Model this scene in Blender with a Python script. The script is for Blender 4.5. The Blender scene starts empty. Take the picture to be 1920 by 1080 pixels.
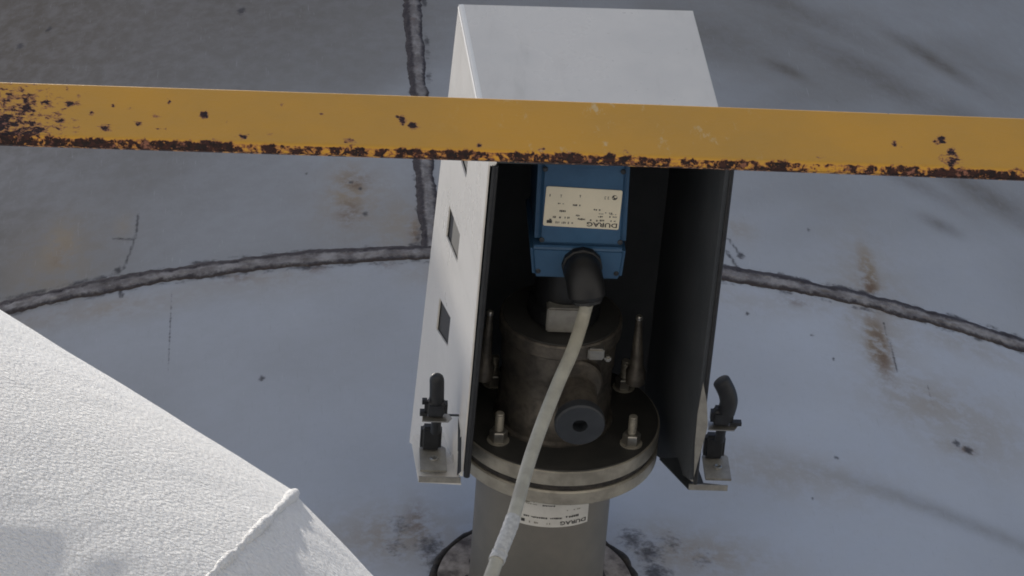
import bpy, bmesh, math, random
import numpy as np
from mathutils import Vector, Matrix, noise as mnoise

random.seed(7)
rng = np.random.default_rng(11)
S = bpy.context.scene
COL = S.collection

# ------------------------------------------------------------------ camera
cd = bpy.data.cameras.new('camera')
cam = bpy.data.objects.new('camera', cd)
COL.objects.link(cam)
cR, cU, cF = Vector((0.99684, -0.06567, -0.04465)), Vector((-0.03226, -0.84862, 0.52801)), Vector((0.07257, 0.52490, 0.84806))
M = Matrix.Identity(4)
for i in range(3):
    M[i][0], M[i][1], M[i][2] = cR[i], cU[i], -cF[i]
M.translation = Vector((-0.6744, -4.6459, -6.6547))
cam.matrix_world = M
cd.sensor_width = 36.0
cd.lens = 150.0
cd.clip_start = 0.05
cd.clip_end = 6000.0
S.camera = cam

# ------------------------------------------------------------------ sky and sun
ELEV = math.radians(73.5)
SUN = Vector((-0.82 * math.cos(ELEV), 0.572 * math.cos(ELEV), math.sin(ELEV)))
W = bpy.data.worlds.new('World')
S.world = W
W.use_nodes = True
wn = W.node_tree
sky = wn.nodes.new('ShaderNodeTexSky')
sky.sky_type = 'NISHITA'
sky.sun_disc = False
sky.sun_elevation = ELEV
sky.sun_rotation = math.atan2(SUN.x, SUN.y)
sky.air_density = 1.0
sky.dust_density = 2.5
wn.links.new(sky.outputs[0], wn.nodes['Background'].inputs[0])
wn.nodes['Background'].inputs[1].default_value = 0.1
sl = bpy.data.lights.new('sun', 'SUN')
sl.energy = 5.0
sl.angle = math.radians(0.6)
sl.color = (1.0, 0.94, 0.84)
so = bpy.data.objects.new('sun', sl)
COL.objects.link(so)
so.rotation_euler = SUN.to_track_quat('Z', 'Y').to_euler()
so.location = (-6, 4, 20)

S.view_settings.view_transform = 'Standard'
S.view_settings.look = 'None'
S.view_settings.gamma = 1.0
S.view_settings.exposure = 0.22
S.view_settings.use_curve_mapping = False
S.render.engine = 'CYCLES'
S.cycles.filter_width = 1.8
S.cycles.max_bounces = 5
S.cycles.diffuse_bounces = 2
S.cycles.glossy_bounces = 2


# ------------------------------------------------------------------ helpers: materials
class NT:
    def __init__(self, name):
        self.m = bpy.data.materials.new(name)
        self.m.use_nodes = True
        self.t = self.m.node_tree
        self.b = self.t.nodes['Principled BSDF']

    def node(self, typ, **kw):
        n = self.t.nodes.new(typ)
        for k, v in kw.items():
            setattr(n, k, v)
        return n

    def link(self, a, b):
        self.t.links.new(a, b)

    def setin(self, sock, v):
        if isinstance(v, bpy.types.NodeSocket):
            self.link(v, sock)
        else:
            sock.default_value = v

    def coord(self, scale=(1, 1, 1), rot=(0, 0, 0)):
        tc = self.node('ShaderNodeTexCoord')
        mp = self.node('ShaderNodeMapping')
        mp.inputs['Scale'].default_value = scale
        mp.inputs['Rotation'].default_value = rot
        self.link(tc.outputs['Object'], mp.inputs[0])
        return mp.outputs[0]

    def noise(self, scale, detail=4, rough=0.55, vec=None, dist=0.0):
        n = self.node('ShaderNodeTexNoise')
        n.inputs['Scale'].default_value = scale
        n.inputs['Detail'].default_value = detail
        n.inputs['Roughness'].default_value = rough
        n.inputs['Distortion'].default_value = dist
        if vec is None:
            vec = self.coord()
        self.link(vec, n.inputs['Vector'])
        return n.outputs['Fac']

    def attr(self, name):
        return self.node('ShaderNodeAttribute', attribute_name=name).outputs['Fac']

    def math(self, op, a, b=0.0, c=0.0, clamp=False):
        n = self.node('ShaderNodeMath', operation=op, use_clamp=clamp)
        for i, v in enumerate((a, b, c)):
            if i < len(n.inputs):
                self.setin(n.inputs[i], v)
        return n.outputs[0]

    def ramp(self, v, lo, hi, a=0.0, b=1.0):
        n = self.node('ShaderNodeMapRange', interpolation_type='SMOOTHSTEP')
        self.setin(n.inputs['Value'], v)
        n.inputs['From Min'].default_value = lo
        n.inputs['From Max'].default_value = hi
        n.inputs['To Min'].default_value = a
        n.inputs['To Max'].default_value = b
        return n.outputs[0]

    def mix(self, fac, a, b):
        n = self.node('ShaderNodeMix', data_type='RGBA')
        self.setin(n.inputs[0], fac)
        for s, v in ((n.inputs[6], a), (n.inputs[7], b)):
            if isinstance(v, tuple) and len(v) == 3:
                v = (*v, 1.0)
            self.setin(s, v)
        return n.outputs[2]

    def bump(self, h, dist=0.002, strength=1.0, prev=None):
        n = self.node('ShaderNodeBump')
        n.inputs['Distance'].default_value = dist
        n.inputs['Strength'].default_value = strength
        self.link(h, n.inputs['Height'])
        if prev is not None:
            self.link(prev, n.inputs['Normal'])
        return n.outputs[0]

    def done(self, color=None, rough=None, metal=None, normal=None, spec=None):
        B = self.b.inputs
        if color is not None:
            if isinstance(color, tuple) and len(color) == 3:
                color = (*color, 1.0)
            self.setin(B['Base Color'], color)
        if rough is not None:
            self.setin(B['Roughness'], rough)
        if metal is not None:
            self.setin(B['Metallic'], metal)
        if spec is not None:
            B['Specular IOR Level'].default_value = spec
        if normal is not None:
            self.link(normal, B['Normal'])
        return self.m


MAT = {}


def mat_stack():
    n = NT('stained_steel_shell')
    vec = n.coord()
    fine = n.noise(85, 2, 0.6, vec)
    brk = n.noise(26, 4, 0.7, vec)
    c = n.mix(n.attr('tone'), (0.262, 0.258, 0.252), (0.475, 0.50, 0.545))
    c = n.mix(n.ramp(fine, 0.60, 0.78, 0, 0.10), c, (0.22, 0.22, 0.22))
    soot = n.math('MULTIPLY', n.attr('soot'), n.ramp(brk, 0.3, 0.65, 0.75, 1.0), clamp=True)
    c = n.mix(soot, c, (0.125, 0.104, 0.078))
    tan = n.math('MULTIPLY', n.attr('tan'), n.ramp(brk, 0.34, 0.58, 0.4, 1.0), clamp=True)
    c = n.mix(tan, c, (0.32, 0.262, 0.19))
    rust = n.math('MULTIPLY', n.attr('rust'), n.ramp(brk, 0.34, 0.66), clamp=True)
    c = n.mix(rust, c, (0.165, 0.105, 0.065))
    scr = n.noise(20, 3, 0.7, n.coord(scale=(14, 1, .8), rot=(0, .95, 0)))
    c = n.mix(n.ramp(scr, 0.62, 0.74, 0, 0.22), c, (0.22, 0.21, 0.20))
    c = n.mix(n.ramp(scr, 0.36, 0.27, 0, 0.25), c, (0.55, 0.56, 0.58))
    dk = n.math('ADD', n.attr('dark'), n.math('MULTIPLY', n.math('SUBTRACT', fine, 0.5), 0.9))
    dk = n.math('MULTIPLY', n.ramp(dk, 0.25, 0.85, 0, 0.9), n.ramp(n.attr('dark'), 0.05, 0.3))
    c = n.mix(dk, c, (0.045, 0.040, 0.040))
    return n.done(c, n.ramp(brk, 0.3, 0.7, 0.46, 0.60), 0.25, n.bump(fine, 0.0005, 0.3))


def mat_weld():
    n = NT('weld_bead_metal')
    vec = n.coord()
    f = n.noise(70, 6, 0.7, vec)
    g = n.noise(22, 5, 0.65, vec)
    c = n.mix(n.ramp(g, 0.35, 0.7), (0.14, 0.122, 0.115), (0.34, 0.32, 0.31))
    c = n.mix(n.ramp(f, 0.55, 0.75), c, (0.34, 0.325, 0.315))
    c = n.mix(n.ramp(n.noise(35, 4, 0.6, vec), 0.58, 0.72, 0, 0.6), c, (0.16, 0.095, 0.07))
    a = n.math('ADD', n.attr('edge'), n.math('MULTIPLY', n.math('SUBTRACT', n.noise(55, 4, 0.75, vec), 0.5), 1.6))
    c = n.mix(n.ramp(a, 0.12, 0.85, 0.0, 0.96), c, (0.032, 0.023, 0.023))
    return n.done(c, 0.55, 0.3, n.bump(g, 0.006, 0.8, n.bump(f, 0.003, 0.9)))


def mat_hood():
    n = NT('white_enamel_sheet')
    vec = n.coord()
    g = n.noise(6, 4, 0.6, vec)
    c = n.mix(n.ramp(g, 0.35, 0.7), (0.75, 0.722, 0.68), (0.69, 0.668, 0.635))
    sp = n.ramp(n.noise(140, 3, 0.5, vec), 0.70, 0.76, 0, 0.5)
    c = n.mix(sp, c, (0.35, 0.33, 0.31))
    c = n.mix(n.ramp(n.noise(26, 4, 0.7, n.coord(scale=(1, 1, .16))), 0.52, 0.78, 0, 0.30), c, (0.46, 0.44, 0.40))
    c = n.mix(n.ramp(n.noise(60, 4, 0.7, n.coord(scale=(.5, 1, 1), rot=(0, .9, 0))), 0.64, 0.72, 0, 0.35), c, (0.50, 0.46, 0.40))
    return n.done(c, n.ramp(g, .3, .7, .26, .36), 0.0, n.bump(n.noise(9, 2, 0.5, vec), 0.004, 0.25))


def mat_plain(name, a, b, scale=20, rough=0.5, metal=0.0, bump=0.0, bscale=80, spec=None, r2=None):
    n = NT(name)
    vec = n.coord()
    g = n.noise(scale, 5, 0.62, vec)
    c = n.mix(n.ramp(g, 0.32, 0.7), a, b)
    nb = n.bump(n.noise(bscale, 4, 0.6, vec), bump, 0.8) if bump else None
    ro = rough if r2 is None else n.ramp(g, .3, .7, rough, r2)
    return n.done(c, ro, metal, nb, spec)


def mat_rail():
    n = NT('chipped_yellow_paint')
    vec = n.coord()
    g = n.noise(9, 4, 0.6, vec)
    c = n.mix(n.ramp(g, 0.3, 0.7), (0.67, 0.335, 0.022), (0.56, 0.30, 0.035))
    c = n.mix(n.ramp(n.noise(30, 4, 0.6, vec), 0.55, 0.8, 0, 0.35), c, (0.66, 0.34, 0.04))
    sc = n.noise(55, 6, 0.75, n.coord(scale=(2.2, 1, 0.8), rot=(0, .35, 0)))
    s = n.math('MULTIPLY', n.attr('scratch'), n.ramp(sc, 0.57, 0.66, 0, 0.6))
    c = n.mix(s, c, (0.66, 0.55, 0.33))
    base = n.math('ADD', n.attr('rust'), n.math('MULTIPLY', n.math('SUBTRACT', n.noise(210, 5, 0.68, vec, 0.4), 0.5), 1.0))
    base = n.math('ADD', base, n.math('MULTIPLY', n.math('SUBTRACT', n.noise(520, 3, 0.6, vec), 0.5), 0.35))
    halo = n.ramp(base, 0.36, 0.50)
    core = n.ramp(base, 0.47, 0.53)
    inner = n.noise(330, 5, 0.7, vec)
    c = n.mix(halo, c, (0.36, 0.135, 0.05))
    rc = n.mix(n.ramp(inner, 0.42, 0.58), (0.013, 0.006, 0.007), (0.045, 0.015, 0.012))
    rc = n.mix(n.ramp(n.noise(190, 4, .65, vec), .57, .66), rc, (0.27, 0.115, 0.075))
    c = n.mix(core, c, rc)
    ro = n.mix(core, (0.52, 0.52, 0.52), (0.85, 0.85, 0.85))
    h = n.math('ADD', n.math('MULTIPLY', core, -1.0), n.math('MULTIPLY', inner, 0.4))
    return n.done(c, ro, 0.0, n.bump(h, 0.0007, 0.9, n.bump(n.noise(40, 3, .5, vec), .002, .25)))


def mat_plaster():
    n = NT('coarse_white_coating')
    tc = n.node('ShaderNodeTexCoord').outputs['Object']
    dot = n.node('ShaderNodeVectorMath', operation='DOT_PRODUCT')
    n.link(tc, dot.inputs[0])
    dot.inputs[1].default_value = (0.5247, -0.1921, -0.8293)
    scl = n.node('ShaderNodeVectorMath', operation='SCALE')
    scl.inputs[0].default_value = (0.5247, -0.1921, -0.8293)
    n.link(n.math('MULTIPLY', dot.outputs['Value'], -0.55), scl.inputs['Scale'])
    add = n.node('ShaderNodeVectorMath', operation='ADD')
    n.link(tc, add.inputs[0])
    n.link(scl.outputs[0], add.inputs[1])
    vec = add.outputs[0]
    a = n.noise(470, 3, 0.7, vec, 0.3)
    v = n.node('ShaderNodeTexVoronoi', feature='SMOOTH_F1')
    v.inputs['Scale'].default_value = 520
    v.inputs['Smoothness'].default_value = 0.6
    n.link(vec, v.inputs['Vector'])
    h = n.math('ADD', n.math('MULTIPLY', a, 1.0), n.math('MULTIPLY', v.outputs['Distance'], -0.55))
    c = n.mix(n.ramp(a, 0.3, 0.7), (0.84, 0.84, 0.835), (0.92, 0.92, 0.91))
    nb = n.bump(h, 0.0025, 1.0, n.bump(n.noise(70, 4, 0.6, vec), 0.003, 0.5))
    n.b.inputs['Sheen Weight'].default_value = 0.4
    n.b.inputs['Sheen Roughness'].default_value = 0.35
    return n.done(c, 0.8, 0.0, nb, 0.25)


MAT['stack'] = mat_stack()
MAT['weld'] = mat_weld()
MAT['hood'] = mat_hood()
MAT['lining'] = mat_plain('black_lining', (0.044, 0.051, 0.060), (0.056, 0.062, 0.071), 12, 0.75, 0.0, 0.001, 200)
MAT['vent'] = mat_plain('slot_shade_grey', (0.035, 0.034, 0.033), (0.055, 0.053, 0.05), 300, 0.7)  # dim hood interior behind the slots, put into a colour
MAT['blue'] = mat_plain('blue_cast_enamel', (0.045, 0.118, 0.225), (0.034, 0.090, 0.178), 9, 0.42, 0.0, 0.0006, 160)
MAT['black'] = mat_plain('black_plastic', (0.006, 0.0065, 0.008), (0.010, 0.0105, 0.012), 40, 0.5)
MAT['rubber'] = mat_plain('black_rubber', (0.009, 0.010, 0.013), (0.016, 0.018, 0.022), 60, 0.55, 0.0, 0.0008, 120)
MAT['bronze'] = mat_plain('dull_brown_metal', (0.165, 0.145, 0.120), (0.068, 0.062, 0.056), 30, 0.36, 0.6, 0.0008, 60, r2=0.6)
MAT['gunmetal'] = mat_plain('dark_grey_metal', (0.030, 0.034, 0.041), (0.042, 0.047, 0.055), 25, 0.5, 0.2, 0.0005, 90)
MAT['steel'] = mat_plain('stainless_bright', (0.42, 0.40, 0.36), (0.30, 0.29, 0.27), 50, 0.3, 0.8, 0.0003, 120)
MAT['flange'] = mat_plain('worn_grey_steel', (0.40, 0.37, 0.31), (0.25, 0.235, 0.20), 18, 0.42, 0.45, 0.0008, 70, r2=.6)
MAT['pipe'] = mat_plain('olive_grey_steel', (0.215, 0.200, 0.175), (0.165, 0.158, 0.142), 7, 0.48, 0.3, 0.0006, 50)
MAT['galv'] = mat_plain('galvanised_sheet', (0.34, 0.325, 0.29), (0.24, 0.23, 0.21), 40, 0.45, 0.4, 0.0005, 90)
MAT['label'] = mat_plain('cream_label_film', (0.80, 0.73, 0.57), (0.74, 0.68, 0.54), 25, 0.4)
MAT['sticker'] = mat_plain('white_label_film', (0.70, 0.68, 0.63), (0.62, 0.60, 0.555), 25, 0.4)
MAT['ink'] = mat_plain('black_print', (0.03, 0.03, 0.03), (0.05, 0.048, 0.045), 60, 0.6)
MAT['greyink'] = mat_plain('grey_print', (0.24, 0.22, 0.18), (0.30, 0.28, 0.23), 60, 0.6)
MAT['cable'] = mat_plain('grey_cable_sheath', (0.43, 0.415, 0.35), (0.33, 0.315, 0.265), 22, 0.55, 0.0, 0.0006, 150)
MAT['tape'] = mat_plain('white_tape', (0.54, 0.54, 0.53), (0.38, 0.38, 0.38), 120, 0.55, 0.0, 0.0012, 120)
MAT['gasket'] = mat_plain('black_gasket', (0.016, 0.015, 0.015), (0.05, 0.042, 0.036), 70, 0.8)
MAT['glint'] = mat_plain('painted_glint_white', (0.90, 0.89, 0.86), (0.86, 0.85, 0.82), 20, 0.34)  # whiter than the hood sheet: a sun glint put into the colour
MAT['shadeface'] = mat_plain('painted_shade_face', (0.030, 0.030, 0.029), (0.042, 0.041, 0.038), 20, 0.55, 0.1)  # shade under the hood put into the colour of the disc faces
MAT['pad'] = mat_plain('rust_bloomed_pad', (0.40, 0.36, 0.33), (0.07, 0.055, 0.05), 22, 0.7, 0.0, 0.002, 60)
MAT['rail'] = mat_rail()
MAT['plaster'] = mat_plaster()
MAT['ground'] = mat_plain('pale_concrete_ground', (0.27, 0.26, 0.24), (0.34, 0.33, 0.31), 0.8, 0.85, 0.0, 0.004, 30)
MAT['yellow'] = mat_plain('yellow_paint', (0.55, 0.33, 0.055), (0.49, 0.29, 0.06), 9, 0.4)


# ------------------------------------------------------------------ helpers: geometry
def link(name, me, mat, parent=None, smooth=35):
    me.materials.append(MAT[mat])
    o = bpy.data.objects.new(name, me)
    COL.objects.link(o)
    if parent is not None:
        o.parent = parent
    if smooth:
        me.polygons.foreach_set('use_smooth', [True] * len(me.polygons))
        me.set_sharp_from_angle(angle=math.radians(smooth))
    return o


def frombm(name, bm, mat, parent=None, smooth=35, bevel=0.0, seg=2):
    bmesh.ops.remove_doubles(bm, verts=bm.verts, dist=1e-6)
    bmesh.ops.recalc_face_normals(bm, faces=bm.faces)
    if bevel:
        es = [e for e in bm.edges if len(e.link_faces) == 2 and e.calc_face_angle(0) > 0.5]
        bmesh.ops.bevel(bm, geom=es, offset=bevel, segments=seg, affect='EDGES', clamp_overlap=True)
    me = bpy.data.meshes.new(name)
    bm.to_mesh(me)
    bm.free()
    return link(name, me, mat, parent, smooth)


def hexa(bm, p):
    """eight corners: 0-3 one face, 4-7 the opposite one"""
    v = [bm.verts.new(q) for q in p]
    for f in ((3, 2, 1, 0), (4, 5, 6, 7), (0, 1, 5, 4), (1, 2, 6, 5), (2, 3, 7, 6), (3, 0, 4, 7)):
        bm.faces.new([v[i] for i in f])
    return v


def box(bm, x0, x1, y0, y1, z0, z1):
    return hexa(bm, [(x0, y0, z0), (x1, y0, z0), (x1, y1, z0), (x0, y1, z0), (x0, y0, z1), (x1, y0, z1), (x1, y1, z1), (x0, y1, z1)])


def frame(d):
    d = Vector(d).normalized()
    a = Vector((0, 0, 1)) if abs(d.z) < 0.9 else Vector((1, 0, 0))
    u = d.cross(a).normalized()
    return d, u, d.cross(u).normalized()


def lathe(bm, org, axis, prof, seg=48, cap=True):
    """prof: (distance along axis, radius)"""
    org = Vector(org)
    d, u, v = frame(axis)
    rings = []
    for t, r in prof:
        rings.append([bm.verts.new(org + d * t + (u * math.cos(2 * math.pi * k / seg) + v * math.sin(2 * math.pi * k / seg)) * r) for k in range(seg)])
    for a, b in zip(rings, rings[1:]):
        for k in range(seg):
            bm.faces.new((a[k], a[(k + 1) % seg], b[(k + 1) % seg], b[k]))
    if cap:
        bm.faces.new(rings[0])
        bm.faces.new(rings[-1][::-1])


def cyl(name, org, axis, prof, mat, parent, seg=48, smooth=35):
    bm = bmesh.new()
    lathe(bm, org, axis, prof, seg)
    return frombm(name, bm, mat, parent, smooth)


def tube(bm, pts, rad, seg=14, cap=True, squash=1.0):
    pts = [Vector(p) for p in pts]
    if not hasattr(rad, '__len__'):
        rad = [rad] * len(pts)
    rings = []
    d, u, v = frame(pts[1] - pts[0])
    for i, p in enumerate(pts):
        t = (pts[min(i + 1, len(pts) - 1)] - pts[max(i - 1, 0)]).normalized()
        u = (u - t * u.dot(t)).normalized()
        v = t.cross(u)
        rings.append([bm.verts.new(p + (u * math.cos(2 * math.pi * k / seg) + v * math.sin(2 * math.pi * k / seg) * squash) * rad[i]) for k in range(seg)])
    for a, b in zip(rings, rings[1:]):
        for k in range(seg):
            bm.faces.new((a[k], a[(k + 1) % seg], b[(k + 1) % seg], b[k]))
    if cap:
        bm.faces.new(rings[0][::-1])
        bm.faces.new(rings[-1])


def spline(P, n):
    """Catmull-Rom through the points"""
    P = [Vector(p) for p in P]
    P = [P[0] * 2 - P[1]] + P + [P[-1] * 2 - P[-2]]
    out = []
    for i in range(1, len(P) - 2):
        for k in range(n):
            t = k / n
            a, b, c, d = P[i - 1], P[i], P[i + 1], P[i + 2]
            out.append(0.5 * ((2 * b) + (c - a) * t + (2 * a - 5 * b + 4 * c - d) * t * t + (3 * b - a - 3 * c + d) * t ** 3))
    out.append(P[-2])
    return out


def prism(bm, poly, off):
    off = Vector(off)
    a = [bm.verts.new(Vector(p)) for p in poly]
    b = [bm.verts.new(Vector(p) + off) for p in poly]
    bm.faces.new(a[::-1])
    bm.faces.new(b)
    n = len(a)
    for i in range(n):
        bm.faces.new((a[i], a[(i + 1) % n], b[(i + 1) % n], b[i]))


def thing(name, label, cat, loc=(0, 0, 0)):
    o = bpy.data.objects.new(name, None)
    o.empty_display_size = 0.1
    COL.objects.link(o)
    o['label'] = label
    o['category'] = cat
    return o


# ------------------------------------------------------------------ ground
GZ = -8.3
bm = bmesh.new()
bmesh.ops.create_grid(bm, x_segments=8, y_segments=8, size=1500)
bmesh.ops.translate(bm, verts=bm.verts, vec=(0, 0, GZ))
g = frombm('ground', bm, 'ground', None, 0)
g['kind'] = 'structure'

# ------------------------------------------------------------------ the big steel stack
R = 3.435
YS = 0.14              # the wall's nearest line
CY = R + YS
ZW = 1.222            # height of the horizontal weld
SV = -0.186           # arc position of the vertical weld
stack = thing('steel_stack', 'tall grey steel stack wall with weld seams and rust stains behind the monitor', 'stack')


def blob(s, z, s0, z0, ws, wz, rot=0.0, p=2.0):
    c, q = math.cos(rot), math.sin(rot)
    a = ((s - s0) * c + (z - z0) * q) / ws
    b = (-(s - s0) * q + (z - z0) * c) / wz
    return np.exp(-((a * a + b * b) ** (p / 2)))


def seg_d(s, z, pts):
    """distance to a polyline in arc/height coordinates"""
    best = np.full(s.shape, 9.0)
    for (a0, b0), (a1, b1) in zip(pts, pts[1:]):
        dx, dz = a1 - a0, b1 - b0
        t = np.clip(((s - a0) * dx + (z - b0) * dz) / (dx * dx + dz * dz + 1e-12), 0, 1)
        best = np.minimum(best, np.hypot(s - a0 - t * dx, z - b0 - t * dz))
    return best


def vnoise(x, y, seed):
    """smooth value noise on a plane"""
    tab = np.random.default_rng(seed).random((64, 64))
    xi, yi = np.floor(x).astype(int), np.floor(y).astype(int)
    fx, fy = x - xi, y - yi
    fx, fy = fx * fx * (3 - 2 * fx), fy * fy * (3 - 2 * fy)
    g = lambda a, b: tab[a % 64, b % 64]
    return (g(xi, yi) * (1 - fx) + g(xi + 1, yi) * fx) * (1 - fy) + (g(xi, yi + 1) * (1 - fx) + g(xi + 1, yi + 1) * fx) * fy


def stains(s, z):
    s, z = s - .019, z - .225
    rust = np.zeros_like(s)
    dark = np.zeros_like(s)
    soot = np.zeros_like(s)
    tan = np.zeros_like(s)
    # tan and brown patches above and along the seam
    for a, b, ws, wz, k in ((-1.02, 1.18, .05, .12, 1.2), (-.375, 1.27, .045, .11, 1.2), (-.36, 1.16, .03, .06, .6), (.787, 1.12, .026, .13, 1.2),
                            (.77, .83, .036, .14, 1.2), (.72, .9, .03, .06, .5), (.49, 1.19, .04, .05, .45), (-.88, 1.23, .025, .05, .5),
                            (-.235, 1.10, .016, .05, 1.0), (-.55, .93, .08, .035, .5), (-.9, .9, .10, .04, .6), (.95, .58, .16, .16, .45),
                            (-.27, -.02, .05, .09, .5), (.23, -.03, .06, .05, .45), (.5, .24, .20, .09, .45), (.88, .48, .04, .05, .5), (-1.03, 1.14, .11, .16, .6), (-.36, 1.22, .09, .15, .6), (.78, .98, .09, .26, .6), (-.27, 1.12, .06, .12, .6), (-.30, -.06, .14, .10, .75), (.28, -.09, .16, .08, .7), (.86, .62, .14, .12, .6)):
        tan = np.maximum(tan, k * blob(s, z, a, b, ws, wz))
    for a, b, ws, wz, k in ((-.36, 1.31, .03, .035, .9), (-.375, 1.18, .025, .05, .85), (-1.02, 1.15, .022, .05, .45), (-.232, 1.08, .012, .05, 1.0),
                            (.785, 1.06, .018, .07, 1.0), (.775, .80, .022, .11, 1.0), (.925, .475, .022, .016, 1.0), (-.255, -.02, .02, .06, .8),
                            (-.62, .95, .03, .02, .7), (-.45, .955, .025, .02, .7), (-.30, .955, .02, .02, .7), (.6, .93, .03, .02, .6)):
        rust = np.maximum(rust, k * blob(s, z, a, b, ws, wz))
    # dark dots, ticks and scratches
    for a, b, r_ in ((-.622, 2.155, .013), (-.566, .535, .0085), (-.873, .945, .008), (-.885, 1.05, .010), (.487, 1.08, .011), (.62, .33, .006),
                     (.66, 1.25, .005), (.48, .84, .006), (.62, .80, .005), (.66, .72, .005), (.93, .475, .012), (.905, .49, .010), (-.47, 1.36, .004),
                     (-1.17, 2.2, .012), (-1.10, 2.25, .010), (-.35, 1.28, .006), (-.37, 1.31, .006), (-.34, 1.17, .008), (.80, 1.9, .004), (.55, .16, .004)):
        dark = np.maximum(dark, .9 * blob(s, z, a, b, r_, r_ * 1.7))
    for pts, w in (([(-.845, 1.27), (-.85, 1.17), (-.872, 1.05)], .0045), ([(-.90, 1.185), (-.855, 1.165)], .006), ([(.43, 1.155), (.465, 1.14), (.487, 1.08)], .0055),
                   ([(-.875, 1.03), (-.878, .94)], .004), ([(.455, 1.09), (.475, 1.03), (.49, .99)], .007), ([(.798, .92), (.803, .72)], .0035),
                   ([(.87, .70), (.872, .62)], .0028)):
        dark = np.maximum(dark, .75 * np.exp(-(seg_d(s, z, pts) / w) ** 2))
    dark = np.maximum(dark, .6 * np.exp(-(seg_d(s, z, [(-.765, .93), (-.76, .53)]) / .0025) ** 2))
    for a, b, k in ((-.29, -.03, .5), (-.30, -.10, .5), (.24, -.06, .5), (.30, -.11, .45), (-.235, -.10, .75), (-.215, -.16, .8), (.195, -.10, .75), (.205, -.17, .8), (.165, -.06, .7)):
        dark = np.maximum(dark, k * blob(s, z, a, b, .035, .05))
    # soot film high up on the left, smears high on the right
    soot = np.maximum(soot, .95 * blob(s, z, -1.25, 2.3, .75, .9))
    soot = np.maximum(soot, .75 * blob(s, z, -.75, 2.3, .6, .55))
    soot = np.maximum(soot, .6 * blob(s, z, -1.3, 1.3, .4, .5))
    for a, b, ws, wz, rot, k in ((1.1, 2.28, .13, .035, -.55, .8), (.68, 2.0, .06, .03, -.5, .8), (.9, 2.1, .25, .07, -.5, .55), (1.15, 1.65, .2, .06, -.5, .6),
                                 (.95, 1.6, .12, .04, -.4, .4), (1.25, 1.95, .2, .06, -.55, .6), (.7, 2.35, .25, .06, -.45, .5), (.5, 2.1, .15, .10, -.3, .4),
                                 (1.0, 1.43, .05, .03, -.3, .6), (.85, .2, .30, .03, -.25, .4)):
        soot = np.maximum(soot, k * blob(s, z, a, b, ws, wz, rot))
    # dirt drawn along the seams
    zw, sv = ZW - .225, SV - .019
    rag = vnoise(s * 38 + 4, z * 38 + 2, 77)
    dark = np.maximum(dark, .85 * rag * np.exp(-((np.abs(z - zw) - .034) / .014) ** 2))
    dark = np.maximum(dark, .85 * rag * np.exp(-((np.abs(s - sv) - .021) / .009) ** 2) * (z > zw))
    tan = np.maximum(tan, .55 * vnoise(s * 6 + 1, z * 6 + 8, 78) * np.exp(-((z - zw + .09) / .06) ** 2))
    return rust, dark, soot, tan


def axis_samples(lo, hi, dlo, dhi, step, coarse):
    a = list(np.arange(dlo, dhi + step / 2, step))
    n = max(1, int((dlo - lo) / coarse))
    pre = list(np.linspace(lo, dlo, n + 1)[:-1])
    n = max(1, int((hi - dhi) / coarse))
    post = list(np.linspace(a[-1], hi, n + 1)[1:])
    return np.array(pre + a + post)


WAVES = [(rng.uniform(-6, 6), rng.uniform(1.5, 6), rng.uniform(0, 6.28)) for k in range(8)]


def wave(s, z):
    """slow waviness of rolled plate, pulled in towards the weld"""
    w = -0.003 * np.exp(-((z - ZW) / 0.07) ** 2)
    for fx, fz, ph in WAVES:
        w = w + np.sin(s * fx + z * fz + ph) * 0.0006
    return w * np.exp(-(np.maximum(np.abs(s) - 1.6, 0) / .3) ** 2)


def tone(s, z):
    """how bright the metal colour is: mottled, streaked, lighter on the lower course and to the right"""
    m = sum(vnoise(s * k + 9, z * k * .8 + 5, i) * a for i, (k, a) in enumerate(((1.3, .45), (2.9, .30), (6.3, .20), (17, .05))))
    r_ = s * .8 + z * .6
    q = -s * .6 + z * .8
    st = sum(vnoise(r_ * k * .22 + 3, q * k + 7, 20 + i) * a for i, (k, a) in enumerate(((5, .6), (13, .3), (30, .1))))
    t_ = .38 + .95 * (m - .5) + .55 * (st - .5) * np.clip((z - ZW) * .9 + .35, .25, 1) + .34 * np.clip((ZW - z) * 20, 0, 1) + .22 * np.clip(s + .2, -1, 1) - .5 * np.clip(z - 1.55, 0, 1)
    return np.clip(t_, 0, 1)


def shell(name, s_ax, z_ax):
    s, z = np.meshgrid(s_ax, z_ax)
    th = s / R
    rr = R + wave(s, z)
    co = np.stack([rr * np.sin(th), CY - rr * np.cos(th), z], -1).reshape(-1, 3)
    nz, ns = s.shape
    idx = np.arange(nz * ns).reshape(nz, ns)
    q = np.stack([idx[:-1, :-1], idx[:-1, 1:], idx[1:, 1:], idx[1:, :-1]], -1).reshape(-1, 4)
    me = bpy.data.meshes.new(name)
    me.vertices.add(len(co))
    me.vertices.foreach_set('co', co.ravel().astype(np.float32))
    me.loops.add(q.size)
    me.loops.foreach_set('vertex_index', q.ravel().astype(np.int32))
    me.polygons.add(len(q))
    me.polygons.foreach_set('loop_start', np.arange(0, q.size, 4, dtype=np.int32))
    me.polygons.foreach_set('loop_total', np.full(len(q), 4, np.int32))
    me.update(calc_edges=True)
    for nm, a in zip(('rust', 'dark', 'soot', 'tan', 'tone'), (*stains(s.ravel(), z.ravel()), tone(s.ravel(), z.ravel()))):
        at = me.attributes.new(nm, 'FLOAT', 'POINT')
        at.data.foreach_set('value', a.astype(np.float32))
    return link(name, me, 'stack', stack, 180)


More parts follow.
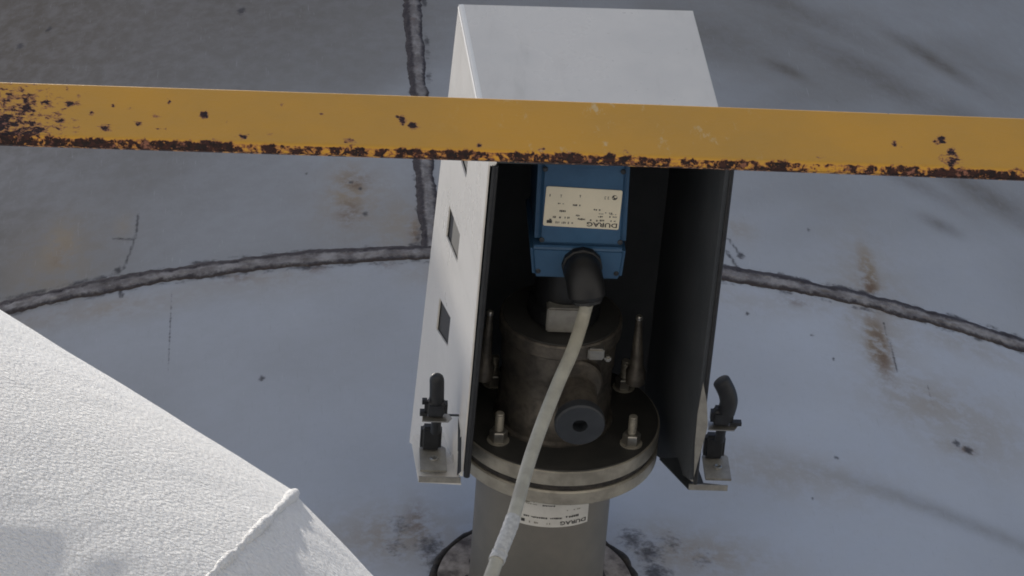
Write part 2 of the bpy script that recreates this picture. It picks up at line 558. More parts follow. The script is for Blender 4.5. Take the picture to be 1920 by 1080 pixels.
HALF = math.pi * R
lo_z = axis_samples(GZ, ZW, -.35, ZW, .006, .5)
hi_z = axis_samples(ZW, 14.0, ZW, 3.0, .006, .5)
shell('shell_plate', axis_samples(-HALF, HALF, -1.5, 1.5, .006, .25), lo_z)
shell('shell_plate', axis_samples(-HALF, SV, -1.5, SV, .006, .25), hi_z)
shell('shell_plate', axis_samples(SV, HALF, SV, 1.5, .006, .25), hi_z)


def seam(name, pts, half, height, nc=11):
    """a rounded ragged weld bead along (arc, height) points"""
    pts = np.array(pts)
    d = np.gradient(pts, axis=0)
    d /= np.linalg.norm(d, axis=1)[:, None]
    nrm = np.stack([-d[:, 1], d[:, 0]], 1)
    n = len(pts)
    wl = half * (1 + .30 * np.array([mnoise.noise(Vector((i * .11, 3.3, half * 100))) + .7 * mnoise.noise(Vector((i * .55, 8.3, 1))) for i in range(n)]))
    cen = np.array([mnoise.noise(Vector((i * .07, 1.7, half * 70))) for i in range(n)]) * half * .22
    me = bpy.data.meshes.new(name)
    co, ed = [], []
    for i in range(n):
        for k in range(nc):
            t = -1 + 2 * k / (nc - 1)
            p = pts[i] + nrm[i] * (t * wl[i] + cen[i])
            h = height * max(0.0, 1 - abs(t) ** 2.5) * (0.75 + .5 * mnoise.noise(Vector((i * .33, k * .5, 5.)))) - .003 * (abs(t) > .99)
            rr = R + float(wave(p[0], p[1])) + h + .0012
            th = p[0] / R
            co.append((rr * math.sin(th), CY - rr * math.cos(th), p[1]))
            ed.append((max(0.0, (abs(t) - (.04 if t > 0 else .36)) / .5)) ** .8 * (1.0 if t > 0 else .85))
    fs = []
    for i in range(n - 1):
        for k in range(nc - 1):
            a = i * nc + k
            fs.append((a, a + 1, a + nc + 1, a + nc))
    me.from_pydata(co, [], fs)
    at = me.attributes.new('edge', 'FLOAT', 'POINT')
    at.data.foreach_set('value', ed)
    return link(name, me, 'weld', stack, 180)


ss = np.arange(-5.0, 5.0, .008)
seam('weld_seam', np.stack([ss, np.full_like(ss, ZW)], 1), .032, .006, 15)
zz = np.arange(ZW + .02, 3.6, .008)
seam('weld_seam', np.stack([SV + .006 * np.sin(zz * 2.1), zz], 1), .022, .006, 15)

# ------------------------------------------------------------------ mounting nozzle on the stack
PX, PR = -0.0165, 0.128
noz = thing('mounting_nozzle', 'olive grey steel pipe stub with flange welded to the stack under the monitor', 'pipe flange')
cyl('pipe', (PX, -.176, 0), (0, 1, 0), [(0, PR), (.36, PR)], 'pipe', noz, 96)
cyl('nozzle_flange', (0, -.176, 0), (0, -1, 0), [(0, .1), (0, .1885), (.003, .1915), (.027, .1915), (.030, .1885), (.030, .1)], 'flange', noz, 96)
cyl('gasket', (0, -.2065, 0), (0, -1, 0), [(0, .1), (0, .186), (.0105, .186), (.0105, .1)], 'gasket', noz, 96)
def wall_y(x):
    return CY - math.sqrt(R * R - x * x)


def wall_ring(rr, lift, n=96):
    out = []
    for k in range(n + 1):
        a = 2 * math.pi * k / n
        x, z = PX + rr * math.cos(a), rr * math.sin(a)
        out.append(Vector((x, wall_y(x) - lift, z)))
    return out


# flame-cut reinforcing pad with a ragged dark weld round it
bm = bmesh.new()
ri, ro_, rt = wall_ring(PR - .002, .012), wall_ring(.188, .012), wall_ring(.192, -.002)
for a, b in ((ri, ro_), (ro_, rt)):
    va, vb = [bm.verts.new(p) for p in a[:-1]], [bm.verts.new(p) for p in b[:-1]]
    for k in range(96):
        bm.faces.new((va[k], va[(k + 1) % 96], vb[(k + 1) % 96], vb[k]))
frombm('reinforcing_pad', bm, 'pad', noz, 40)
for rr, w, nm in ((PR + .004, .009, 'collar_weld'), (.197, .0075, 'pad_weld')):
    bm = bmesh.new()
    ring = wall_ring(rr, .004)
    tube(bm, ring, [w * (1 + .7 * mnoise.noise(p * 22) + .5 * mnoise.noise(p * 60)) for p in ring], 10, False)
    frombm(nm, bm, 'gasket', noz, 180)
# nuts on the rear flange's bolts, seen over its rim
for k in range(8):
    a = math.radians(22.5 + 45 * k)
    x, z = .155 * math.cos(a), .155 * math.sin(a)
    cyl('bolt', (x, -.176, z), (0, 1, 0), [(0, .013), (.014, .013), (.014, .008), (.022, .008)], 'flange', noz, 6, 20)


def lettering(name, parent, mat, items, place):
    """items: text or bars laid out in unit label coordinates, placed by place(u, v)"""
    bm = bmesh.new()
    for it in items:
        if it[0] == 'bar':
            _, u0, u1, v0, v1 = it
            n = max(1, int((u1 - u0) / .03))
            for i in range(n):
                a, b = u0 + (u1 - u0) * i / n, u0 + (u1 - u0) * (i + 1) / n
                bm.faces.new([bm.verts.new(place(*q)) for q in ((a, v0), (b, v0), (b, v1), (a, v1))])
        elif it[0] == 'disc':
            _, u, v, ru, rv = it
            bm.faces.new([bm.verts.new(place(u + ru * math.cos(t * .3927), v + rv * math.sin(t * .3927))) for t in range(16)])
        elif it[0] == 'text':
            _, s, u0, u1, v0, v1 = it          # first letter at u0, baseline at v0, tops at v1
            cu = bpy.data.curves.new('print', 'FONT')
            cu.body = s
            cu.resolution_u = 2
            cu.offset = 0.022
            ob = bpy.data.objects.new('print', cu)
            COL.objects.link(ob)
            me = bpy.data.meshes.new_from_object(ob.evaluated_get(bpy.context.evaluated_depsgraph_get()))
            bpy.data.objects.remove(ob)
            xs = [v.co.x for v in me.vertices]
            ys = [v.co.y for v in me.vertices]
            x0, x1, y0, y1 = min(xs), max(xs), min(ys), max(ys)
            vs = [bm.verts.new(place(u0 + (u1 - u0) * (v.co.x - x0) / (x1 - x0), v0 + (v1 - v0) * (v.co.y - y0) / (y1 - y0))) for v in me.vertices]
            for p in me.polygons:
                try:
                    bm.faces.new([vs[i] for i in p.vertices])
                except ValueError:
                    pass
            bpy.data.meshes.remove(me)
    me = bpy.data.meshes.new(name)
    bm.to_mesh(me)
    bm.free()
    o = link(name, me, mat, parent, 0)
    o['kind'] = 'stuff'
    return o


def words(u0, u1, v0, v1, seed, gap=.25):
    """a run of small illegible print as uneven short strokes"""
    r_ = random.Random(seed)
    out, u = [], u0
    while u < u1:
        w = r_.uniform(.010, .022)
        if r_.random() > gap:
            h = r_.uniform(.0, .35) * (v1 - v0)
            out.append(('bar', u, min(u + w, u1), v0 + h * r_.random(), v1 - h * r_.random()))
        u += w + r_.uniform(.003, .008)
    return out


# curved type sticker on the pipe stub
def pipe_place(lift):
    def f(u, v):
        x = -.071 + .132 * u
        y = -.151 + .066 * v + .004 * u
        a = math.asin(max(-1, min(1, (x - PX) / PR)))
        rr = PR + lift
        return Vector((PX + rr * math.sin(a), y, -rr * math.cos(a)))
    return f


bm = bmesh.new()
pf = pipe_place(.0008)
rows = [[bm.verts.new(pf(i / 16, j / 4)) for i in range(17)] for j in range(5)]
for j in range(4):
    for i in range(16):
        bm.faces.new((rows[j][i], rows[j][i + 1], rows[j + 1][i + 1], rows[j + 1][i]))
stk = frombm('type_sticker', bm, 'sticker', noz, 180)
stk['label'] = 'white type sticker wrapped round the pipe stub'
pl = pipe_place(.0013)
lettering('sticker_print', stk, 'ink', [('text', 'DURAG', .97, .60, .80, .93), ('bar', .05, .10, .80, .90)] + words(.08, .62, .66, .72, 3) + words(.64, .90, .62, .70, 4, .5)
          + words(.12, .24, .16, .22, 5) + words(.33, .52, .24, .29, 6) + words(.70, .84, .22, .27, 7), pl)
lettering('sticker_grey_print', stk, 'greyink', words(.16, .50, .84, .91, 9) + words(.68, .90, .42, .46, 10) + words(.10, .25, .24, .28, 11), pl)

# ------------------------------------------------------------------ the monitor
mon = thing('dust_monitor', 'blue boxed stack monitor with cream nameplate hanging under the white hood', 'monitor')
cyl('mounting_flange', (0, -.218, 0), (0, -1, 0), [(0, .1), (0, .1885), (.003, .1915), (.0302, .1915), (.032, .1895), (.032, .06)], 'flange', mon, 96)
cyl('face_shade_disc', (0, -.2503, 0), (0, -1, 0), [(0, .1), (0, .1885), (.0015, .1875), (.0015, .1)], 'shadeface', mon, 96)  # added dark disc: the hood's shade on the flange face as colour
# purge body and clamp ring
cyl('purge_body', (-.010, -.2502, 0), (0, -1, 0), [(0, .112), (.006, .112), (.010, .106), (.06, .106), (.065, .103), (.125, .103), (.130, .106), (.190, .106), (.194, .100), (.194, .02)], 'bronze', mon, 72)
cyl('clamp_ring', (-.010, -.443, 0), (0, -1, 0), [(0, .09), (0, .111), (.003, .114), (.027, .114), (.030, .111), (.030, .05)], 'bronze', mon, 72)
bm = bmesh.new()
box(bm, .034, .064, -.470, -.446, -.1125, -.090)
frombm('ring_glint_block', bm, 'steel', mon, 30, .003)  # bright block added for the lit stretch of the clamp ring
cyl('end_shade_disc', (-.010, -.4733, 0), (0, -1, 0), [(0, .05), (0, .1085), (.0015, .1075), (.0015, .05)], 'shadeface', mon, 72)  # added dark disc: hood shade painted over the body's end
cyl('neck', (-.006, -.479, 0), (0, -1, 0), [(0, .066), (.03, .066), (.034, .058), (.135, .058)], 'black', mon, 48)
bm = bmesh.new()
box(bm, -.043, .022, -.530, -.478, -.072, -.02)
frombm('coupling_block', bm, 'galv', mon, 30, .003)
# purge air port pointing down
cyl('port_boss', (.017, -.388, -.080), (0, 0, -1), [(0, .050), (.022, .050), (.027, .046), (.027, .03)], 'bronze', mon, 48)
port = cyl('purge_port', (.019, -.372, -.085), (0.02, .1, -1), [(0, .037), (.093, .037)], 'bronze', mon, 48)
cyl('port_face', (.019 + .0018, -.372 + .0093, -.085 - .0926), (0.02, .1, -1), [(0, .044), (.006, .046), (.020, .046), (.0235, .0435), (.0235, .014), (-.03, .0135), (-.03, .001)], 'gunmetal', port, 48)
bm = bmesh.new()
box(bm, .068, .080, -.440, -.428, -.090, -.078)
frombm('set_screw', bm, 'steel', mon, 30, .003)
# studs, nuts and swing clamps
for sx, sz in ((-.117, -.093), (.131, -.091), (-.118, .1), (.13, .1)):
    st = cyl('stud', (sx, -.25, sz), (0, -1, 0), [(0, .0085)] + [(.022 + .0022 * k, .0086 if k % 2 else .0074) for k in range(17)] + [(.061, .0082), (.063, .007)], 'flange', mon, 16)
    cyl('washer', (sx, -.2498, sz), (0, -1, 0), [(0, .021), (.0042, .021), (.0046, .0205), (.0046, .01)], 'flange', st, 24)
    cyl('nut', (sx, -.2545, sz), (0, -1, 0), [(0, .017), (.019, .017), (.021, .015), (.021, .009)], 'steel', st, 6, 20)
for sx in (-.146, .139):
    cl = cyl('swing_clamp', (sx, -.325, 0), (.004 if sx < 0 else -.004, -.14, .0), [(0, .010), (.004, .018), (.030, .019), (.040, .013), (.135, .0065), (.143, .0055)], 'bronze', mon, 20)
    cyl('clamp_tip', (sx + (.004 if sx < 0 else -.004), -.468, 0), (0, -1, 0), [(0, .0066), (.006, .0066), (.008, .005)], 'steel', cl, 14)
# blue housing: a slightly tapered upper box on a wider foot
bm = bmesh.new()
hexa(bm, [(-.078, -.672, -.091), (.088, -.672, -.091), (.088, -.672, .09), (-.078, -.672, .09), (-.083, -.872, -.089), (.082, -.872, -.089), (.082, -.872, .09), (-.083, -.872, .09)])
blue = frombm('blue_housing', bm, 'blue', mon, 30, .012, 3)
bm = bmesh.new()
hexa(bm, [(-.077, -.606, -.0915), (.085, -.606, -.0915), (.085, -.606, .0915), (-.077, -.606, .0915), (-.086, -.6735, -.0930), (.0885, -.6735, -.0930), (.0885, -.6735, .0930), (-.086, -.6735, .0930)])
frombm('housing_base', bm, 'blue', mon, 30, .007, 3)


def plate_place(z):
    TL, TR, BR, BL = Vector((-.065, -.800, z)), Vector((.072, -.796, z)), Vector((.071, -.714, z)), Vector((-.066, -.718, z))

    def f(u, v):
        return (TL * (1 - u) + TR * u) * (1 - v) + (BL * (1 - u) + BR * u) * v
    return f


bm = bmesh.new()
f0 = plate_place(-.0905)
crn = []
for (u, v, a0) in ((.975, .04, 1.5 * math.pi), (.975, .96, 0), (.025, .96, .5 * math.pi), (.025, .04, math.pi)):
    for k in range(5):
        a = a0 + k * math.pi / 8
        crn.append(f0(u + .025 * math.cos(a), v + .04 * math.sin(a)))
prism(bm, crn, (0, 0, -.0012))
np_ = frombm('nameplate', bm, 'label', mon, 30)
np_['label'] = 'cream nameplate printed in black, upside down'
pl = plate_place(-.0920)
lettering('nameplate_print', np_, 'ink',
          [('text', 'DURAG', .975, .575, .84, .955), ('disc', .905, .185, .036, .062), ('bar', .075, .105, .815, .845), ('bar', .045, .115, .85, .925)]
          + words(.12, .34, .735, .79, 21) + words(.40, .55, .755, .81, 22) + words(.61, .72, .77, .82, 23) + words(.74, .95, .76, .81, 24, .45)
          + words(.42, .58, .67, .72, 25) + words(.64, .82, .67, .71, 26, .4) + words(.86, .96, .66, .70, 27, .5) + words(.12, .19, .52, .57, 28) + words(.2, .28, .575, .63, 29)
          + words(.17, .26, .40, .43, 30) + words(.33, .48, .41, .455, 31) + words(.63, .78, .50, .54, 32, .4) + words(.80, .90, .57, .60, 33)
          + [('bar', .05, .062, .19, .25), ('bar', .20, .206, .19, .26), ('bar', .19, .215, .19, .20), ('bar', .45, .457, .17, .23), ('bar', .44, .465, .17, .18)]
          + [('bar', .775, .795, .17, .18), ('bar', .775, .781, .17, .24), ('bar', .775, .795, .23, .24), ('bar', .815, .835, .17, .18), ('bar', .815, .821, .17, .24), ('bar', .815, .83, .2, .21), ('bar', .815, .835, .23, .24)], pl)
lettering('nameplate_grey_print', np_, 'greyink', words(.16, .40, .865, .925, 40) + words(.70, .95, .60, .63, 41, .4), pl)
lettering('nameplate_emblem', np_, 'label', [('disc', .915, .165, .018, .026), ('disc', .885, .20, .008, .014)], plate_place(-.0923))
for sx, sy in ((-.066, -.688), (.076, -.688), (-.070, -.835), (.070, -.835), (-.068, -.622), (.074, -.622)):
    cyl('cover_screw', (sx, sy, -.0895), (0, 0, -1), [(0, .0048), (.0035, .0048), (.0045, .0035)], 'gunmetal', mon, 12, 25)
# cable gland: black elbow under the housing
gl = cyl('cable_gland', (.010, -.640, -.093), (0, 0, -1), [(0, .037), (.012, .037), (.014, .034), (.026, .034)], 'black', mon, 12, 25)
bm = bmesh.new()
gp = spline([(.010, -.640, -.112), (.011, -.640, -.128), (.0145, -.628, -.145), (.018, -.610, -.153), (.0195, -.600, -.157)], 6)
tube(bm, gp, [.035, .035] + [.034] * (len(gp) - 8) + [.032, .031, .029, .027, .025, .020], 20)
frombm('gland_elbow', bm, 'black', gl, 40)
bm = bmesh.new()
tube(bm, [(.0185, -.607, -.154), (.0198, -.598, -.157)], .0265, 12)
frombm('gland_nut', bm, 'rubber', gl, 25)

# ------------------------------------------------------------------ weather hood
A, B_, Cc, D = Vector((-.212, -.900, .395)), Vector((-.178, -.900, -.175)), Vector((-.189, -.245, -.205)), Vector((-.262, -.030, .221))
E_, F_, G_, H_ = Vector((.230, -.900, .404)), Vector((.256, -.900, -.165)), Vector((.244, -.245, -.205)), Vector((.196, -.030, .235))
hood = thing('weather_hood', 'white sheet metal weather hood with three vent slots over the blue monitor', 'hood')


def bil(p00, p10, p11, p01, u, v):
    return (p00 * (1 - u) + p10 * u) * (1 - v) + (p01 * (1 - u) + p11 * u) * v


def panel(name, q, th, mat, parent, nrm=None, cuts=(), bevel=0.0, nu=1, nv=1):
    """four corners and a thickness vector; cuts are (u0,u1,v0,v1) openings"""
    us = sorted({0.0, 1.0, *[c[0] for c in cuts], *[c[1] for c in cuts], *[i / nu for i in range(nu)]})
    vs = sorted({0.0, 1.0, *[c[2] for c in cuts], *[c[3] for c in cuts], *[i / nv for i in range(nv)]})
    bm = bmesh.new()
    off = Vector(th)
    g0 = [[bm.verts.new(bil(*q, u, v)) for u in us] for v in vs]
    g1 = [[bm.verts.new(bil(*q, u, v) + off) for u in us] for v in vs]

    def open_(i, j):
        um, vm = (us[i] + us[i + 1]) / 2, (vs[j] + vs[j + 1]) / 2
        return any(c[0] < um < c[1] and c[2] < vm < c[3] for c in cuts)
    for j in range(len(vs) - 1):
        for i in range(len(us) - 1):
            if open_(i, j):
                continue
            bm.faces.new((g0[j][i], g0[j][i + 1], g0[j + 1][i + 1], g0[j + 1][i]))
            bm.faces.new((g1[j][i], g1[j + 1][i], g1[j + 1][i + 1], g1[j][i + 1]))
            for (di, dj, a, b) in ((0, -1, (j, i), (j, i + 1)), (1, 0, (j, i + 1), (j + 1, i + 1)), (0, 1, (j + 1, i + 1), (j + 1, i)), (-1, 0, (j + 1, i), (j, i))):
                ii, jj = i + di, j + dj
                if ii < 0 or jj < 0 or ii >= len(us) - 1 or jj >= len(vs) - 1 or open_(ii, jj):
                    bm.faces.new((g0[a[0]][a[1]], g1[a[0]][a[1]], g1[b[0]][b[1]], g0[b[0]][b[1]]))
    return frombm(name, bm, mat, parent, 30, bevel)


inx = Vector((1, 0, 0))
# left side: u runs from the outer end to the stack, v from the bottom edge up
SL = [B_, Cc, D, A]
slots = [(.160, .235, .44, .725), (.385, .460, .45, .73), (.612, .690, .47, .725)]
panel('side_panel', SL, inx * .003, 'hood', hood, cuts=slots, nu=30, nv=16)
for (u0, u1, v0, v1) in slots:
    q = [bil(*SL, u0 - .02, v0 - .02), bil(*SL, u1 + .02, v0 - .02), bil(*SL, u1 + .02, v1 + .02), bil(*SL, u0 - .02, v1 + .02)]
    panel('slot_shade_plate', [p + inx * .0050 for p in q], inx * .002, 'vent', hood, nu=3, nv=6)  # added plates, their grey standing in for the dim hood interior
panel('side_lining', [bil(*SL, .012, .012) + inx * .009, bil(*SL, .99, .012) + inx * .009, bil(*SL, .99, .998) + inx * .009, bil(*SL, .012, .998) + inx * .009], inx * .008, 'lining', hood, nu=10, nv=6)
# right side
SR = [F_, G_, H_, E_]
panel('side_panel', SR, -inx * .003, 'hood', hood, nu=10, nv=6)
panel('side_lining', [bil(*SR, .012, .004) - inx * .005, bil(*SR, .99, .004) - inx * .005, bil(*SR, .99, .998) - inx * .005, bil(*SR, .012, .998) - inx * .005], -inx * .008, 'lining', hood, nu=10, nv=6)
# outer end, with its rolled left corner, and top
iny = Vector((0, 1, 0))
EN = [B_, F_, E_, A]
panel('end_panel', [B_ + Vector((.007, -.0015, 0)), F_ + Vector((-.002, -.0015, 0)), E_ + Vector((-.002, -.0015, 0)), A + Vector((.007, -.0015, 0))], iny * .003, 'hood', hood)
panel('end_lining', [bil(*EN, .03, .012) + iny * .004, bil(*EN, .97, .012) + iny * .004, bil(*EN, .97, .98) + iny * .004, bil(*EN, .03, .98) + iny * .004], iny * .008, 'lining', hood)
bm = bmesh.new()
tube(bm, [B_ + Vector((.0065, .0055, -.001)), (A + B_) / 2 + Vector((.0065, .0055, 0)), A + Vector((.0065, .0055, .001))], .0078, 20)
frombm('rolled_corner', bm, 'glint', hood, 40)  # white tone paints in the glint along the bend
TP = [A, E_, H_, D]
inz = Vector((0, 0, 1))
panel('top_panel', [A + inz * .001, E_ + inz * .001, H_ + inz * .001, D + inz * .001], inz * .003, 'hood', hood)
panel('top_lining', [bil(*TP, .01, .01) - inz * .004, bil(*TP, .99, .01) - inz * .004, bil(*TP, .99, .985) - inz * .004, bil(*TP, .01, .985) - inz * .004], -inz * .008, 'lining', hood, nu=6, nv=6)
bm = bmesh.new()
tube(bm, [F_ + Vector((-.002, 0, -.002)), G_ + Vector((-.002, 0, -.002))], .0042, 10)
frombm('edge_seal', bm, 'rubber', hood, 60)
bm = bmesh.new()
tube(bm, [Cc + Vector((.010, 0, 0)), B_ + Vector((.012, .012, 0))], .006, 10)
frombm('edge_seal', bm, 'rubber', hood, 60)
# folded lips and latch brackets at the stack end
bm = bmesh.new()
prism(bm, [(-.1875, -.2255, -.200), (-.266, -.2255, -.196), (-.275, -.2255, -.075), (-.272, -.2255, -.045), (-.205, -.2255, -.03)], (0, .003, 0))
frombm('latch_bracket', bm, 'hood', hood, 30)
bm = bmesh.new()
prism(bm, [(.186, -.2255, -.098), (.232, -.2255, -.194), (.303, -.2255, -.194), (.303, -.2255, -.180), (.262, -.2255, -.175), (.252, -.2255, -.09)], (0, .003, 0))
frombm('latch_bracket', bm, 'gunmetal', hood, 30)  # darker metal than the left bracket: shade under the hood as colour
for x0, x1 in ((-.266, -.189), (.232, .304)):
    bm = bmesh.new()
    box(bm, x0, x1, -.238, -.2262, -.2005, -.1975)
    frombm('bracket_lip', bm, 'galv', hood, 30)
bm = bmesh.new()
prism(bm, [(.2365, -.470, -.2085), (.2475, -.425, -.2085), (.2535, -.375, -.2085), (.248, -.335, -.2085), (.238, -.262, -.2085), (.2335, -.335, -.2085), (.2325, -.40, -.2085)], (0, 0, -.0022))
lip = frombm('bent_lip', bm, 'galv', hood, 30)
bm = bmesh.new()
prism(bm, [(-.194, -.335, -.2085), (-.190, -.26, -.2085), (-.197, -.25, -.2085), (-.199, -.33, -.2085)], (0, 0, -.0022))
frombm('bent_lip', bm, 'gunmetal', hood, 30)
# rubber draw latches
for side, cx in ((1, .288), (-1, -.2385)):
    bm = bmesh.new()
    k0, k1 = cx - .0245, cx + .0245
    prism(bm, [(k0, -.2400, -.182), (k1, -.2400, -.182), (k1, -.2400, -.105), (k1 - .010, -.2400, -.095), (k0 + .010, -.2400, -.095), (k0, -.2400, -.105)], (0, .0045, 0))
    kp = frombm('keeper_plate', bm, 'galv', hood, 30, .0012)
    cyl('rivet', (cx + .002, -.2402, -.143), (0, -1, 0), [(0, .0085), (.002, .008), (.003, .006), (.0015, .003)], 'steel', kp, 14)
    bm = bmesh.new()
    box(bm, cx - .024, cx + .015, -.292, -.2412, -.122, -.098)
    lb = frombm('latch_body', bm, 'rubber', hood, 30, .006, 3)
    bm = bmesh.new()
    tube(bm, [(cx + .002, -.290, -.128), (cx + .002, -.332, -.138)], .0095, 14)
    frombm('latch_neck', bm, 'rubber', hood, 40)
    bm = bmesh.new()
    prism(bm, [(cx - .026, -.334, -.163), (cx + .022, -.334, -.163), (cx + .029, -.334, -.150), (cx + .022, -.334, -.135), (cx - .024, -.334, -.135)], (0, -.0022, 0))
    frombm('washer_plate', bm, 'steel', hood, 30)
    hb = bmesh.new()
    box(hb, cx - .022, cx + .020, -.373, -.3365, -.158, -.128)
    hn = frombm('latch_handle', hb, 'rubber', hood, 30, .008, 3)
    bm = bmesh.new()
    if side > 0:
        path = spline([(cx + .006, -.362, -.143), (cx + .009, -.385, -.143), (cx + .004, -.405, -.142), (cx - .006, -.424, -.140), (cx - .011, -.432, -.139)], 6)
        tube(bm, path, [.0168] * (len(path) - 5) + [.0165, .016, .0148, .012, .006], 16)
        box(bm, cx + .015, cx + .036, -.345, -.338, -.152, -.140)
    else:
        path = spline([(cx, -.362, -.142), (cx - .001, -.385, -.141), (cx - .002, -.405, -.140), (cx - .004, -.424, -.139)], 6)
        tube(bm, path, [.0135] * (len(path) - 4) + [.013, .012, .0095, .004], 16)
        box(bm, cx - .030, cx - .016, -.348, -.338, -.150, -.140)
        box(bm, cx - .027, cx - .018, -.372, -.362, -.148, -.140)
    frombm('finger_grip', bm, 'rubber', hn, 40)
    if side < 0:
        bm = bmesh.new()
        box(bm, cx + .018, cx + .047, -.336, -.333, -.140, -.137)
        prism(bm, [(cx + .040, -.300, -.200), (cx + .0435, -.300, -.200), (cx + .047, -.338, -.110), (cx + .042, -.338, -.110)], (0, .003, 0))
        frombm('hook_wire', bm, 'gunmetal', hn, 30)

# ------------------------------------------------------------------ cable
cab = thing('signal_cable', 'pale grey round cable dropping from the black gland past the flange', 'cable')
cp = spline([(.0195, -.598, -.156), (.0165, -.576, -.153), (.010, -.560, -.173), (-.009, -.545, -.240), (-.033, -.530, -.306), (-.058, -.515, -.383), (-.079, -.500, -.451), (-.101, -.485, -.533),
             (-.129, -.470, -.658), (-.151, -.455, -.728), (-.170, -.440, -.787), (-.25, -.38, -1.05), (-.34, -.22, -1.5), (-.38, .02, -2.2), (-.39, .13, -3.2), (-.39, .145, -5.0), (-.39, .145, GZ)], 10)
bm = bmesh.new()
tube(bm, cp, .0122, 16)
frombm('sheath', bm, 'cable', cab, 60)
for i0, i1, w in ((80, 92, .0136), (92, 97, .0141)):
    bm = bmesh.new()
    pts = cp[i0:i1 + 1]
    tube(bm, pts, [w * (1 + .05 * random.uniform(-1, 1)) for _ in pts], 16)
    frombm('tape_wrap', bm, 'tape', cab, 40)

# ------------------------------------------------------------------ yellow guard rail in front
rail = thing('guard_rail', 'chipped yellow flat steel rail crossing in front of the hood', 'rail')
x0r, x1r, zt, zb, yf, th = -1.55, .55, -4.897, -4.9495, -3.6635, .0065
nx, nz = 900, 26
xs = np.concatenate([np.linspace(x0r, -.85, 60)[:-1], np.linspace(-.85, -.2, nx), np.linspace(-.2, x1r, 60)[1:]])
prof = []                                                   # (y, z) round the section
rc = .0026
for k in range(nz + 1):
    prof.append((yf, zb + rc + (zt - zb - 2 * rc) * k / nz))
for k in range(1, 5):
    a = k * math.pi / 8
    prof.append((yf + rc - rc * math.cos(a), zt - rc + rc * math.sin(a)))
prof += [(yf + th * .4, zt), (yf + th - rc, zt), (yf + th, zt - rc), (yf + th, zb + rc), (yf + th - rc, zb), (yf + th * .65, zb), (yf + th * .4, zb)]
for k in range(0, 4):
    a = math.pi / 2 - k * math.pi / 8
    prof.append((yf + rc - rc * math.cos(a), zb + rc - rc * math.sin(a)))
prof = np.array(prof)
npf = len(prof)
X, K = np.meshgrid(xs, np.arange(npf), indexing='ij')
Y, Z = prof[K, 0], prof[K, 1]
Z = Z + .0006 * np.sin(X * 9.0)
t = (Z - zb) / (zt - zb)
edge = np.array([mnoise.noise(Vector((x * 60, 1.0, 4.0))) + .6 * mnoise.noise(Vector((x * 170, 5.0, 2.0))) for x in xs])[:, None]
slow = np.array([mnoise.noise(Vector((x * 17, 7.0, 1.0))) for x in xs])[:, None]
rust = .66 * np.exp(-(np.maximum(t + .02, 0) / np.maximum(.075 + .075 * edge + .07 * slow, .022)) ** 1.4)
rust = np.maximum(rust, (.52 + .10 * slow + .10 * edge) * (Y > yf + .0005) * (t < .3))
U = (X + .7716) / (.4855)                                   # 0..1 across the picture's rail
rust = np.maximum(rust, .53 * np.exp(-(np.maximum(U, -.2) / .10) ** 2) * (1.10 - .42 * t))
for u, v, ru, rv, k in ((.197, .50, .006, .10, .66), (.388, .52, .006, .16, .58), (.398, .42, .009, .12, .60), (.383, .60, .004, .08, .5), (.163, .70, .004, .10, .52), (.272, .75, .004, .07, .52),
                        (.911, .50, .006, .13, .62), (.918, .30, .009, .14, .60), (.915, .14, .016, .16, .58), (.905, .48, .005, .1, .55), (.864, .42, .005, .10, .54), (.125, .55, .008, .08, .46),
                        (.15, .45, .010, .07, .48), (.22, .40, .005, .06, .44), (.07, .62, .012, .14, .55), (.03, .45, .02, .25, .52), (.015, .70, .015, .2, .5), (.06, .30, .012, .2, .5), (.065, .88, .004, .08, .55),
                        (.46, .12, .006, .10, .55), (.26, .18, .01, .08, .48), (.105, .2, .015, .12, .5), (.865, .985, .005, .04, .5), (.28, .985, .01, .03, .5), (.17, .985, .012, .03, .48), (.414, .48, .004, .07, .46), (.135, .30, .006, .08, .55), (.155, .22, .012, .05, .55), (.31, .60, .004, .05, .5), (.335, .10, .012, .12, .55), (.235, .12, .01, .1, .55), (.52, .10, .008, .10, .5), (.60, .13, .006, .08, .5), (.79, .12, .008, .09, .52), (.075, .75, .006, .07, .56), (.045, .62, .008, .09, .58), (.09, .45, .006, .08, .56), (.11, .63, .005, .06, .54), (.87, .36, .003, .06, .5), (.93, .40, .004, .06, .52)):
    rust = np.maximum(rust, k * np.exp(-((U - u) / ru) ** 2 - ((t - v) / rv) ** 2))
scratch = np.maximum(np.exp(-((U - .58) / .09) ** 2), .7 * np.exp(-((U - .69) / .04) ** 2)) * (t > .05)
me = bpy.data.meshes.new('flat_bar')
co = np.stack([X, Y, Z], -1).reshape(-1, 3)
nX = len(xs)
I = np.arange(nX * npf).reshape(nX, npf)
J = np.roll(I, -1, axis=1)
q = np.stack([I[:-1], I[1:], J[1:], J[:-1]], -1).reshape(-1, 4)
me.from_pydata(co.tolist(), [], q.tolist() + [I[0].tolist(), I[-1][::-1].tolist()])
for nm, a in (('rust', rust), ('scratch', scratch)):
    at = me.attributes.new(nm, 'FLOAT', 'POINT')
    at.data.foreach_set('value', a.ravel().astype(np.float32))
link('flat_bar', me, 'rail', rail, 40)
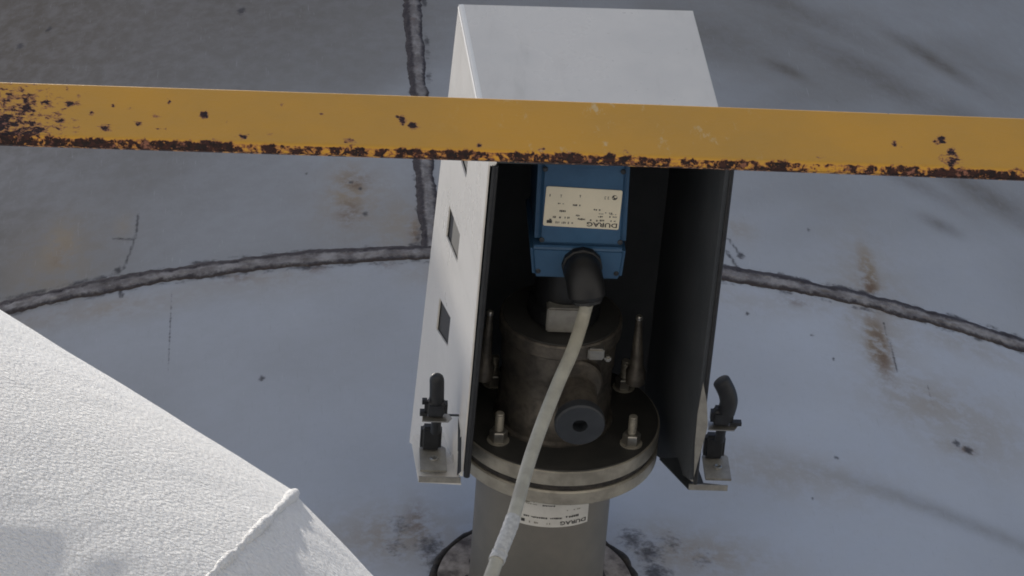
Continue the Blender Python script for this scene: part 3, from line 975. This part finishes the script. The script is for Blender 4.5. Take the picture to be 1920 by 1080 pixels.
for x in (x0r + .04, x1r - .04):
    bm = bmesh.new()
    box(bm, x - .025, x + .025, yf + th + .0005, yf + th + .0065, GZ, -4.35)
    frombm('post', bm, 'yellow', rail, 30)
bm = bmesh.new()
tube(bm, [(x0r, yf + .012, -4.33), (x1r, yf + .012, -4.33)], .024, 20)
frombm('top_rail', bm, 'yellow', rail, 40)

# ------------------------------------------------------------------ white coated inclined duct, lower left
duct = thing('coated_duct', 'bright white coarse-textured duct with a raised joint ridge in the near corner', 'duct')
corner, e3, a1 = Vector((-.6145, -3.1662, -4.5099)), Vector((0.4238, -0.7859, 0.4502)), Vector((0.5247, -0.1921, -0.8293))
m3, a2 = Vector((-0.7383, -0.5877, -0.3310)), Vector((0.4345, -0.0685, -0.8981))
RHO = .34
ax0 = corner - e3 * RHO
NA = 720


def joint(a, r_=RHO):
    tt = RHO * (1.191 * math.sin(a) - .499 * (1 - math.cos(a)))
    return ax0 + (e3 * math.cos(a) + m3 * math.sin(a)) * r_ + a1 * tt


def sweep(name, d, length, r_):
    bm = bmesh.new()
    dists = [0.0] + list(np.linspace(.004, .6, 120)) + list(np.linspace(.7, length, 20))
    rows = []
    for s in dists:
        row = []
        for k in range(NA):
            p = joint(2 * math.pi * k / NA, r_) + d * s
            w = mnoise.noise(p * 9) * .0007 + mnoise.noise(p * 30) * .0005
            n = (e3 * math.cos(2 * math.pi * k / NA) + m3 * math.sin(2 * math.pi * k / NA))
            row.append(bm.verts.new(p + n * w))
        rows.append(row)
    for a, b in zip(rows, rows[1:]):
        for k in range(NA):
            bm.faces.new((a[k], a[(k + 1) % NA], b[(k + 1) % NA], b[k]))
    bm.faces.new(rows[-1])
    return frombm(name, bm, 'plaster', duct, 60)


sweep('upper_section', -a1, 5.5, RHO)
sweep('lower_section', a2, 4.1, RHO - .001)
bm = bmesh.new()
jp = [joint(2 * math.pi * k / NA, RHO - .0014) for k in range(NA + 1)]
tube(bm, jp, [.0030 * (1 + .6 * mnoise.noise(p * 40) + .45 * mnoise.noise(p * 170)) for p in jp], 14, False)
frombm('joint_ridge', bm, 'plaster', duct, 60)
